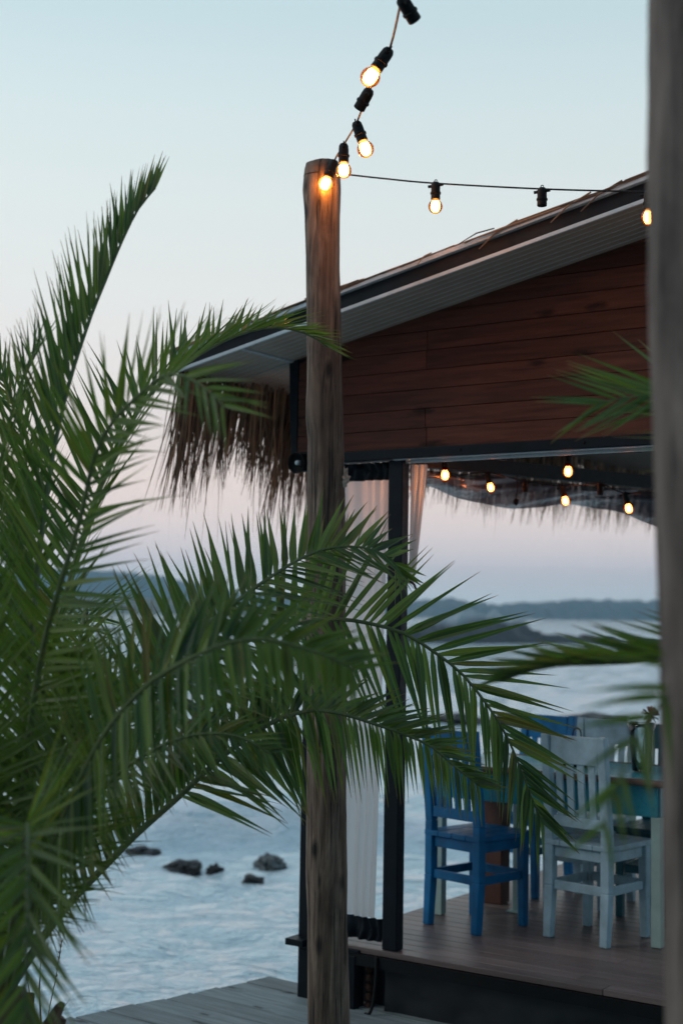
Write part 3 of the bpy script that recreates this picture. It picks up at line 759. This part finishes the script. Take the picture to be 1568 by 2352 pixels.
c2 = make_chair(M['white'], 'white wooden chair nearest the camera, to the right of the blue one, behind blurred leaves'); place(c2, 1.09, .875, math.radians(-9))
def recolour(src, mat, label):
    c = copy_tree(src); tag(c, label)
    for ch in c.children:
        me = ch.data.copy(); me.materials[0] = mat; ch.data = me
    return c
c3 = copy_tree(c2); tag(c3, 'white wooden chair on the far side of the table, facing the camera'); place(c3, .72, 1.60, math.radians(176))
c4 = copy_tree(c1); tag(c4, 'blue wooden chair on the far side of the table, mostly hidden by palm leaves'); place(c4, .32, 1.68, math.radians(172))
c5 = recolour(c1, M['teal'], 'dark teal wooden chair on the far side, rightmost, half hidden by the near pole'); place(c5, 1.16, 1.52, math.radians(178))
tb = empty('dining_table', uvw(.83, 1.12, 0), PANG, label='turquoise table with a rough brown live edge, the chairs drawn up to it', cat='table')
mb = MB()
for k in range(5): mb.box((0, -.26+.13*k, .745), (1.22, .128, .022))
mb.build('table_top', M['turq'], tb, bevel=.002)
mb = MB(); ep = [(-.66+1.32*i/40, -.335-.012*fbm(i*.25, 1, 2, 3), .744+.004*fbm(i*.3, 5, 2, 3)) for i in range(41)]
mb.tube(ep, [.017+.005*fbm(i*.3, 2, 9, 3) for i in range(41)], 10)
ep2 = [(x, -y, z) for x, y, z in ep]; mb.tube(ep2, .017, 10); mb.build('live_edge', wood('rough_edge_wood', (.09, .055, .04), (.27, .18, .14), (1, 8, 8), 5, .7, .2, False, bump=.7), tb, smooth=True)
mb = MB()
for y in (-.30, .30): mb.box((0, y, .66), (1.16, .02, .145))
for x in (-.58, .58): mb.box((x, 0, .66), (.02, .58, .145))
mb.build('apron', M['turq'], tb, bevel=.003)
for x in (-.575, .575):
    mb = MB(); mb.box((x, -.285, .295), (.05, .05, .585)); mb.build('leg', M['palegreen'], tb, bevel=.003)
    mb = MB(); mb.box((x*.86, .16, .295), (.115, .10, .585)); mb.build('pedestal', M['brownwood'], tb, bevel=.004)
mb = MB(); mb.box((0, 0, 0), (.05, .05, .56)); mb.box((0, -.02, -.276), (.085, .09, .008))
o = mb.build('bracketed_post', M['palegreen'], bevel=.003); o.location = uvw(.535, 1.155, .281); o.rotation_euler = (0, 0, PANG)
tag(o, 'slim pale post with a flat foot plate beside the brown table pedestal', 'post')
# caddy with handle, jars
TZ = .757
cp = at(1324, 1690, 7.15); cu, cv = to_uv(cp)
cd = empty('condiment_caddy', uvw(cu, cv, TZ), PANG, label='wire caddy with a tall arched handle and small glass jars on the turquoise table', cat='caddy')
mb = MB(); mb.box((0, 0, .006), (.13, .09, .010))
hp = [(-.022, 0, .01), (-.022, 0, .16)]+[(-.022*math.cos(t), 0, .16+.03*math.sin(t)) for t in [i*math.pi/10 for i in range(1, 10)]]+[(.022, 0, .16), (.022, 0, .01)]
mb.tube(hp, .0035, 8); mb.build('frame', M['black'], cd, smooth=False)
for k, x in enumerate((-.045, .045)):
    mb = MB(); mb.lathe([(.018, .012), (.021, .02), (.021, .065), (.012, .08), (.012, .09)], Matrix.Translation((x, 0, 0)), 14); j = mb.build('jar', M['glass'], cd, smooth=True)
    mb = MB(); mb.lathe([(.017, .014), (.018, .05), (.016, .052)], Matrix.Translation((x, 0, 0)), 12); mb.build('contents', rock_mat('spice', (.25, .10, .03), (.5, .25, .07)), j)
vp = at(1472, 1752, 6.95); cu, cv = to_uv(vp)
vs_ = empty('glass_vase', uvw(cu, cv, TZ), PANG, label='clear glass vase holding a dried orange flower head beside the near pole', cat='vase')
mb = MB(); mb.lathe([(.03, .002), (.045, .006), (.052, .08), (.062, .20), (.070, .235), (.066, .235), (.058, .2), (.046, .08), (.03, .012)], Matrix.Identity(4), 20); mb.build('vase', M['glass'], vs_, smooth=True)
mb = MB(); rr = random.Random(4); mb.tube([(0, 0, .02), (.015, 0, .16), (.045, 0, .26)], .003, 6)
for k in range(90):
    d = V((rr.gauss(0, 1), rr.gauss(0, 1), rr.gauss(.3, 1))).normalized(); c = V((.045, 0, .275)); s = d.cross(V((.3, .5, .8))).normalized()
    mb.add([c-s*.006, c+s*.006, c+d*.045+s*.004, c+d*.045-s*.004], [(0, 1, 2, 3)])
mb.build('flower', thatch_mat('dried_petals', (.22, .07, .05), (.45, .2, .07)), vs_)

# ------------------------------------------------------------------ palms
UP = V((0, 0, 1))
def frond(parent, pts, n_dir, L, start=.3, n=44, W=.0125, a0=62, a1=22, gam=22, droop=.18, seed=0, r0=.012, asym=(1, 1), jit=1.0, hang=0, au=0, s2=0):
    L *= 1.32; W *= .64; n = int(n*1.35)
    rr = random.Random(seed*13+5); P3 = spline([at(*p) for p in pts], 220)
    mb = MB(); mb.cur = 1
    mb.tube(P3[::5]+[P3[-1]], [r0*(1-.86*i/44)+.0012 for i in range(len(P3[::5])+1)], 7)
    mb.cur = 0; m = len(P3); nd = V(n_dir).normalized(); nprev = None
    for k in range(n):
        s = k/(n-1)
        for sd in (-1, 1):
            q = start+(1-start)*min(1, max(0, s+rr.uniform(-.4, .4)/n)); i = min(m-2, max(1, int(q*(m-1))))
            T = (P3[i+1]-P3[i-1]).normalized(); Nn = (nd-T*nd.dot(T))
            Nn = Nn.normalized() if Nn.length > .05 else UP; B = T.cross(Nn)
            if sd > 0 and q < s2: continue
            al = math.radians(a0+(a1-a0)*s**1.3+rr.uniform(-7, 7)*jit); ga = math.radians(gam+rr.uniform(-14, 14)*jit)
            prof = (.55+.45*min(1, s/.22)) if s < .22 else (1-.62*((s-.22)/.78)**1.8)
            l = L*prof*rr.uniform(.88, 1.1)*(asym[0] if sd < 0 else asym[1])
            lat = (B*sd*math.cos(ga)+Nn*math.sin(ga))
            if sd < 0: al -= math.radians(au)
            d = (T*math.cos(al)+lat*math.sin(al)).normalized()
            if sd > 0 and hang:
                hg = hang if not s2 else hang*max(.1, min(1, (q-s2)/.22))
                d = (d*(1-hg)+V((0, -.12, -1))*hg).normalized()
            nl = (Nn*math.cos(ga)-B*sd*math.sin(ga)); nl = (nl-d*nl.dot(d)).normalized(); tw = rr.uniform(-.5, .5); sdv = d.cross(nl)
            nl, sdv = nl*math.cos(tw)+sdv*math.sin(tw), sdv*math.cos(tw)-nl*math.sin(tw)
            p0 = P3[i]; dr = .55*droop*rr.uniform(.5, 1.6); w = W*rr.uniform(.8, 1.15)*(.75+.25*prof)
            side = T*rr.uniform(-.02, .02)
            if rr.random() < .05: dr *= 2.6
            vs = []; uvs = []; seg = 7
            for j in range(seg+1):
                t = j/seg; c = p0+(d*t+side*t*t)*l+V((0, 0, -1))*dr*l*t*t
                ww = w*((.35+3.6*t) if t < .18 else (1-((t-.18)/.82)**1.15)**1.1 if t < 1 else 0); ww = max(ww, .0004)
                e = nl*ww*.45
                vs += [c-sdv*ww+e, c, c+sdv*ww+e]; uvs += [(0, t), (.5, t), (1, t)]
            fs = []
            for j in range(seg):
                b = j*3; fs += [(b, b+1, b+4, b+3), (b+1, b+2, b+5, b+4)]
            mb.add(vs, fs, uvs)
    o = mb.build('frond', [M['leaf'], M['rachis']], parent, smooth=False)
    o.location = -V(parent.location); return o
def palm(loc_, label, trunk):
    root = empty('palm_tree', loc_, label=label, cat='palm')
    mb = MB(); x, y, z = loc_; rr = random.Random(2); h = trunk
    mb.tube([(0, 0, -h), (0, 0, -h*.5), (0, 0, -.1), (0, 0, .06)], [.17, .15, .15, .08], 18)
    for k in range(70):
        t = k*2.4; zz = -h+h*k/70; r = .15
        c = V((math.cos(t)*r, math.sin(t)*r, zz)); d = V((math.cos(t)*.45, math.sin(t)*.45, .9)).normalized()
        mb.bar(c, c+d*.07, .075, .03, (.55, .5))
    mb.build('trunk', M['trunk'], root); return root
CP = at(-10, 2330, 3.9)
pl = palm(tuple(CP), 'large feathery palm filling the left side, its fronds reaching across the log pole', CP.z+.46)
C = (0, 2310, 3.9)
CAM = (0, -.9, .42)
frond(pl, [C, (45, 1900, 3.75), (70, 1500, 3.7), (108, 1135, 3.75), (151, 913, 3.8), (202, 747, 3.85), (242, 646, 3.9), (282, 551, 3.95), (318, 480, 4.0), (357, 432, 4.05)], (-.9, -.45, .35), .27, .36, 52, .012, 40, 18, 64, .02, 1, jit=.7)
frond(pl, [C, (60, 1750, 3.5), (97, 1504, 3.4), (140, 1340, 3.3), (187, 1182, 3.25), (215, 1060, 3.2), (255, 975, 3.15), (322, 905, 3.1), (383, 860, 3.05), (433, 868, 3.0), (479, 898, 2.97), (515, 935, 2.95)], (-.1, -.9, .35), .25, .30, 50, .0115, 58, 32, 18, .08, 2, hang=.1)
frond(pl, [C, (70, 1750, 3.9), (130, 1450, 3.95), (217, 1155, 4.1), (262, 1055, 4.15), (328, 928, 4.25), (403, 853, 4.35), (479, 802, 4.45), (554, 767, 4.55), (630, 752, 4.65), (705, 767, 4.75), (751, 797, 4.8)], (-.25, -.45, .9), .25, .34, 58, .0135, 55, 20, 38, .03, 3)
frond(pl, [C, (120, 1950, 3.4), (220, 1720, 3.2), (320, 1590, 3.1), (402, 1531, 3.05), (473, 1496, 3.0), (543, 1471, 3.0), (613, 1469, 3.0), (684, 1485, 3.0), (754, 1507, 3.0), (815, 1540, 3.0)], (0, -.8, .6), .20, .30, 62, .019, 78, 40, 12, .08, 4, hang=.8)
frond(pl, [C, (150, 1900, 3.95), (300, 1650, 4.0), (430, 1480, 4.1), (518, 1401, 4.2), (613, 1331, 4.3), (701, 1278, 4.4), (772, 1257, 4.45), (842, 1259, 4.5), (895, 1282, 4.55), (912, 1315, 4.58)], (0, -.7, .7), .26, .32, 48, .021, 68, 36, 22, .03, 5, hang=.3)
frond(pl, [C, (97, 2156, 4.0), (165, 2069, 4.05), (262, 1968, 4.1), (322, 1908, 4.15), (412, 1829, 4.2), (508, 1740, 4.25), (592, 1679, 4.3), (650, 1648, 4.35), (719, 1632, 4.4), (789, 1641, 4.45), (877, 1669, 4.5), (923, 1685, 4.5), (988, 1714, 4.52), (1046, 1763, 4.55), (1100, 1805, 4.57)], (0, -.65, .75), .24, .20, 74, .0185, 72, 40, 14, .08, 6, hang=.78, au=14, s2=.40)
frond(pl, [C, (160, 1920, 4.1), (330, 1660, 4.2), (520, 1500, 4.35), (650, 1440, 4.5), (754, 1423, 4.6), (827, 1428, 4.65), (923, 1453, 4.7), (988, 1492, 4.7), (1052, 1540, 4.7), (1100, 1595, 4.7), (1149, 1666, 4.7), (1181, 1731, 4.7), (1223, 1840, 4.7), (1243, 1885, 4.7)], CAM, .34, .34, 48, .0205, 66, 26, 12, .04, 7, hang=.5)
frond(pl, [C, (0, 1800, 3.75), (-20, 1400, 3.7), (-10, 1150, 3.75), (20, 980, 3.8), (60, 850, 3.85), (95, 790, 3.9)], (-.4, -.7, .5), .26, .34, 46, .008, 45, 20, 30, .02, 8)
frond(pl, [C, (40, 2060, 3.3), (58, 1930, 2.95), (64, 1895, 2.8), (66, 1960, 2.7), (64, 2100, 2.65), (60, 2250, 2.62), (58, 2420, 2.6)], (0, -.75, .65), .24, .25, 60, .0115, 66, 35, 30, .06, 9)
frond(pl, [C, (110, 1800, 4.3), (170, 1550, 4.5), (192, 1420, 4.7), (199, 1395, 4.85), (203, 1480, 5.0), (205, 1600, 5.05), (205, 1740, 5.1)], (0, -.6, .7), .24, .40, 46, .011, 55, 30, 20, .1, 10)
frond(pl, [C, (120, 2000, 3.8), (230, 1820, 3.75), (340, 1730, 3.7), (440, 1690, 3.7), (540, 1690, 3.7), (620, 1730, 3.7)], (0, -.7, .7), .17, .22, 44, .0125, 66, 34, 16, .15, 11, hang=.4)
frond(pl, [C, (-40, 2000, 3.6), (-110, 1760, 3.5), (-190, 1600, 3.4)], (.1, -.85, .5), .30, .2, 34, .0115, 60, 30, 20, .1, 12)
frond(pl, [C, (40, 1800, 4.1), (60, 1450, 4.2), (70, 1200, 4.3), (50, 1000, 4.35), (0, 850, 4.4)], (-.2, -.85, .45), .28, .34, 40, .011, 48, 25, 25, .04, 13)
frond(pl, [C, (80, 1950, 4.1), (150, 1750, 4.2), (240, 1620, 4.3), (330, 1560, 4.4), (420, 1545, 4.5)], (0, -.7, .7), .27, .25, 46, .012, 62, 28, 22, .1, 14)
frond(pl, [C, (0, 1950, 3.5), (-20, 1700, 3.3), (-25, 1480, 3.2), (-30, 1330, 3.15)], (0, -.9, .4), .26, .3, 32, .010, 55, 28, 20, .06, 15)
frond(pl, [C, (70, 2050, 3.7), (120, 1850, 3.6), (150, 1650, 3.55), (165, 1500, 3.5)], (.1, -.9, .4), .28, .3, 44, .0115, 55, 28, 20, .1, 16)
RP = V((2.05, 2.9, 1.15))
pr = palm(tuple(RP), 'second palm behind the near right-hand pole, only its frond tips in view', 1.6)
def pxof(p): d = p-cC; k = d.dot(cF); return 784+FPX*d.dot(cR)/k, 1176-FPX*d.dot(cU)/k
RX, RY = pxof(RP); RC = (RX, RY, 2.9)
frond(pr, [RC, (2000, 1150, 3.05), (1720, 930, 3.2), (1580, 902, 3.3), (1495, 908, 3.3), (1449, 912, 3.3), (1405, 919, 3.3), (1368, 930, 3.3)], (0, -.9, .42), .30, .45, 32, .014, 66, 22, 8, .02, 21, r0=.006)
frond(pr, [RC, (2000, 1500, 2.95), (1720, 1490, 3.0), (1500, 1516, 3.0), (1380, 1524, 3.0), (1280, 1528, 3.0), (1210, 1542, 3.0), (1160, 1560, 3.0)], (.0, -.25, .97), .19, .40, 44, .018, 44, 18, 42, .02, 22)
frond(pr, [RC, (2100, 1500, 2.4), (1750, 1480, 2.15), (1570, 1560, 2.05), (1490, 1650, 2.0), (1440, 1740, 1.98), (1400, 1850, 1.97), (1385, 1900, 1.97)], (0, -.9, .42), (.15), .5, 20, .011, 66, 30, 12, .15, 23, r0=.006)

# grass stalk with a seed head by the palm
g0 = at(112, 2420, 4.6); mb = MB()
sp = spline([at(104, 2420, 4.6), at(112, 2330, 4.6), at(128, 2250, 4.6), at(138, 2190, 4.6), at(142, 2165, 4.6)], 20); gb = V((sp[0].x, sp[0].y, -.47)); rel = [p-gb for p in [gb]+sp]
mb.tube(rel, [.0018]*15+[.0015]*6, 5)
rr = random.Random(6)
for k in range(40):
    p = sp[13+k % 7]-gb; d = V((rr.uniform(-1, 1), rr.uniform(-1, 1), rr.uniform(.4, 1.6))).normalized()
    mb.tube([p, p+d*.012], [.0016, .0004], 4)
for x1, y1, x0 in ((165, 2290, 106), (60, 2230, 100), (95, 2180, 100)):
    a = at(x0, 2430, 4.6)-gb; b = at(x1, y1, 4.6)-gb; s = V((.003, 0, 0)); c = (a+b)/2+V((-.01, 0, .03))
    mb.add([a-s, a+s, c-s, c+s, b], [(0, 1, 3, 2), (2, 3, 4)])
o = mb.build('grass_stalk', M['thatch']); o.location = gb; tag(o, 'thin dry grass stalk with a seed head at the lower left before the sea', 'grass')

# sea air
mb = MB(); mb.box((0, 940, 28), (7000, 1960, 60))
m = N('sea_air'); m.n.remove(m.b); pv = m.new('ShaderNodeVolumePrincipled'); pv.inputs['Density'].default_value = .0004; pv.inputs['Color'].default_value = (.50, .80, 1, 1); pv.inputs['Anisotropy'].default_value = .1
m.link(pv.outputs[0], m.out.inputs['Volume']); HZ = mb.build('haze', m.m); tag(HZ, kind='stuff')
# ------------------------------------------------------------------ sky and light
def world():
    w = bpy.data.worlds.new('World'); S.world = w; w.use_nodes = True; t = w.node_tree; n = t.nodes; l = t.links
    for x in list(n): n.remove(x)
    out = n.new('ShaderNodeOutputWorld'); bg = n.new('ShaderNodeBackground'); bg2 = n.new('ShaderNodeBackground'); ad = n.new('ShaderNodeAddShader')
    sky = n.new('ShaderNodeTexSky'); sky.sky_type = 'NISHITA'; sky.sun_disc = False; sky.sun_elevation = math.radians(2); sky.sun_rotation = math.radians(-70); sky.sun_intensity = .3
    l.new(sky.outputs[0], bg2.inputs[0]); bg2.inputs[1].default_value = .012
    tc = n.new('ShaderNodeTexCoord'); sep = n.new('ShaderNodeSeparateXYZ'); l.new(tc.outputs['Generated'], sep.inputs[0])
    # dusk bands by elevation: blue-grey earth shadow, pink belt, pale cream, cyan, darker zenith
    px = lambda y: math.sin(math.atan((1407-y)/FPX))
    els = [(0.0, (216, 231, 243)), (px(1370), (219, 231, 241)), (px(1290), (233, 228, 235)), (px(1200), (246, 231, 229)), (px(1110), (245, 229, 223)), (px(1000), (236, 226, 223)), (px(850), (238, 234, 232)), (px(700), (234, 236, 235)), (px(480), (227, 236, 236)), (px(220), (216, 232, 235)), (px(0), (201, 224, 230)), (.60, (184, 210, 226)), (1.0, (152, 184, 210))]
    rp = n.new('ShaderNodeValToRGB'); e = rp.color_ramp.elements
    while len(e) < len(els): e.new(.5)
    for k, (p, c) in enumerate(els): e[k].position = p; e[k].color = srgb(*c)
    l.new(sep.outputs[2], rp.inputs[0])
    # the sky behind the camera (inland) is dimmer, the side over the sea to the left a touch brighter
    mr = n.new('ShaderNodeMapRange'); mr.inputs[1].default_value = -.7; mr.inputs[2].default_value = .75; mr.inputs[3].default_value = .36; mr.inputs[4].default_value = 1.0; mr.interpolation_type = 'SMOOTHSTEP'
    l.new(sep.outputs[1], mr.inputs[0])
    mx = n.new('ShaderNodeMapRange'); mx.inputs[1].default_value = -.25; mx.inputs[2].default_value = .25; mx.inputs[3].default_value = 1.02; mx.inputs[4].default_value = .95
    l.new(sep.outputs[0], mx.inputs[0])
    mu = n.new('ShaderNodeMath'); mu.operation = 'MULTIPLY'; l.new(mr.outputs[0], mu.inputs[0]); l.new(mx.outputs[0], mu.inputs[1])
    tint = n.new('ShaderNodeMix'); tint.data_type = 'RGBA'; tint.blend_type = 'MULTIPLY'; tint.inputs[7].default_value = (.66, .95, 1.12, 1)
    fb = n.new('ShaderNodeMapRange'); fb.inputs[1].default_value = .3; fb.inputs[2].default_value = -.5
    l.new(sep.outputs[1], fb.inputs[0]); l.new(fb.outputs[0], tint.inputs[0]); l.new(rp.outputs[0], tint.inputs[6])
    l.new(tint.outputs[2], bg.inputs[0]); l.new(mu.outputs[0], bg.inputs[1])
    l.new(bg.outputs[0], ad.inputs[0]); l.new(bg2.outputs[0], ad.inputs[1]); l.new(ad.outputs[0], out.inputs[0])
world()
sd = bpy.data.lights.new('sun', 'SUN'); sd.energy = .6; sd.angle = math.radians(25); sd.color = (1, .93, .86)
so = bpy.data.objects.new('sun', sd); COL.objects.link(so); so.rotation_euler = V((.75, .25, -.62)).to_track_quat('-Z', 'Y').to_euler()

# ------------------------------------------------------------------ camera
cd_ = bpy.data.cameras.new('camera'); co_ = bpy.data.objects.new('camera', cd_); COL.objects.link(co_)
Rm = Matrix((cR, cU, -cF)).transposed(); co_.matrix_world = Matrix.Translation(cC) @ Rm.to_4x4()
cd_.sensor_fit = 'VERTICAL'; cd_.sensor_height = 36; cd_.lens = 36*FPX/2352; cd_.clip_end = 20000; cd_.clip_start = .05
cd_.dof.use_dof = True; cd_.dof.focus_distance = 4.95; cd_.dof.aperture_fstop = 2.4; cd_.dof.aperture_blades = 0
S.camera = co_
S.view_settings.view_transform = 'Standard'; S.view_settings.look = 'None'; S.view_settings.exposure = 0; S.view_settings.gamma = 1
S.cycles.use_denoising = True
S.cycles.max_bounces = 8; S.cycles.transparent_max_bounces = 16; S.cycles.sample_clamp_indirect = 4; S.cycles.caustics_reflective = False; S.cycles.caustics_refractive = False
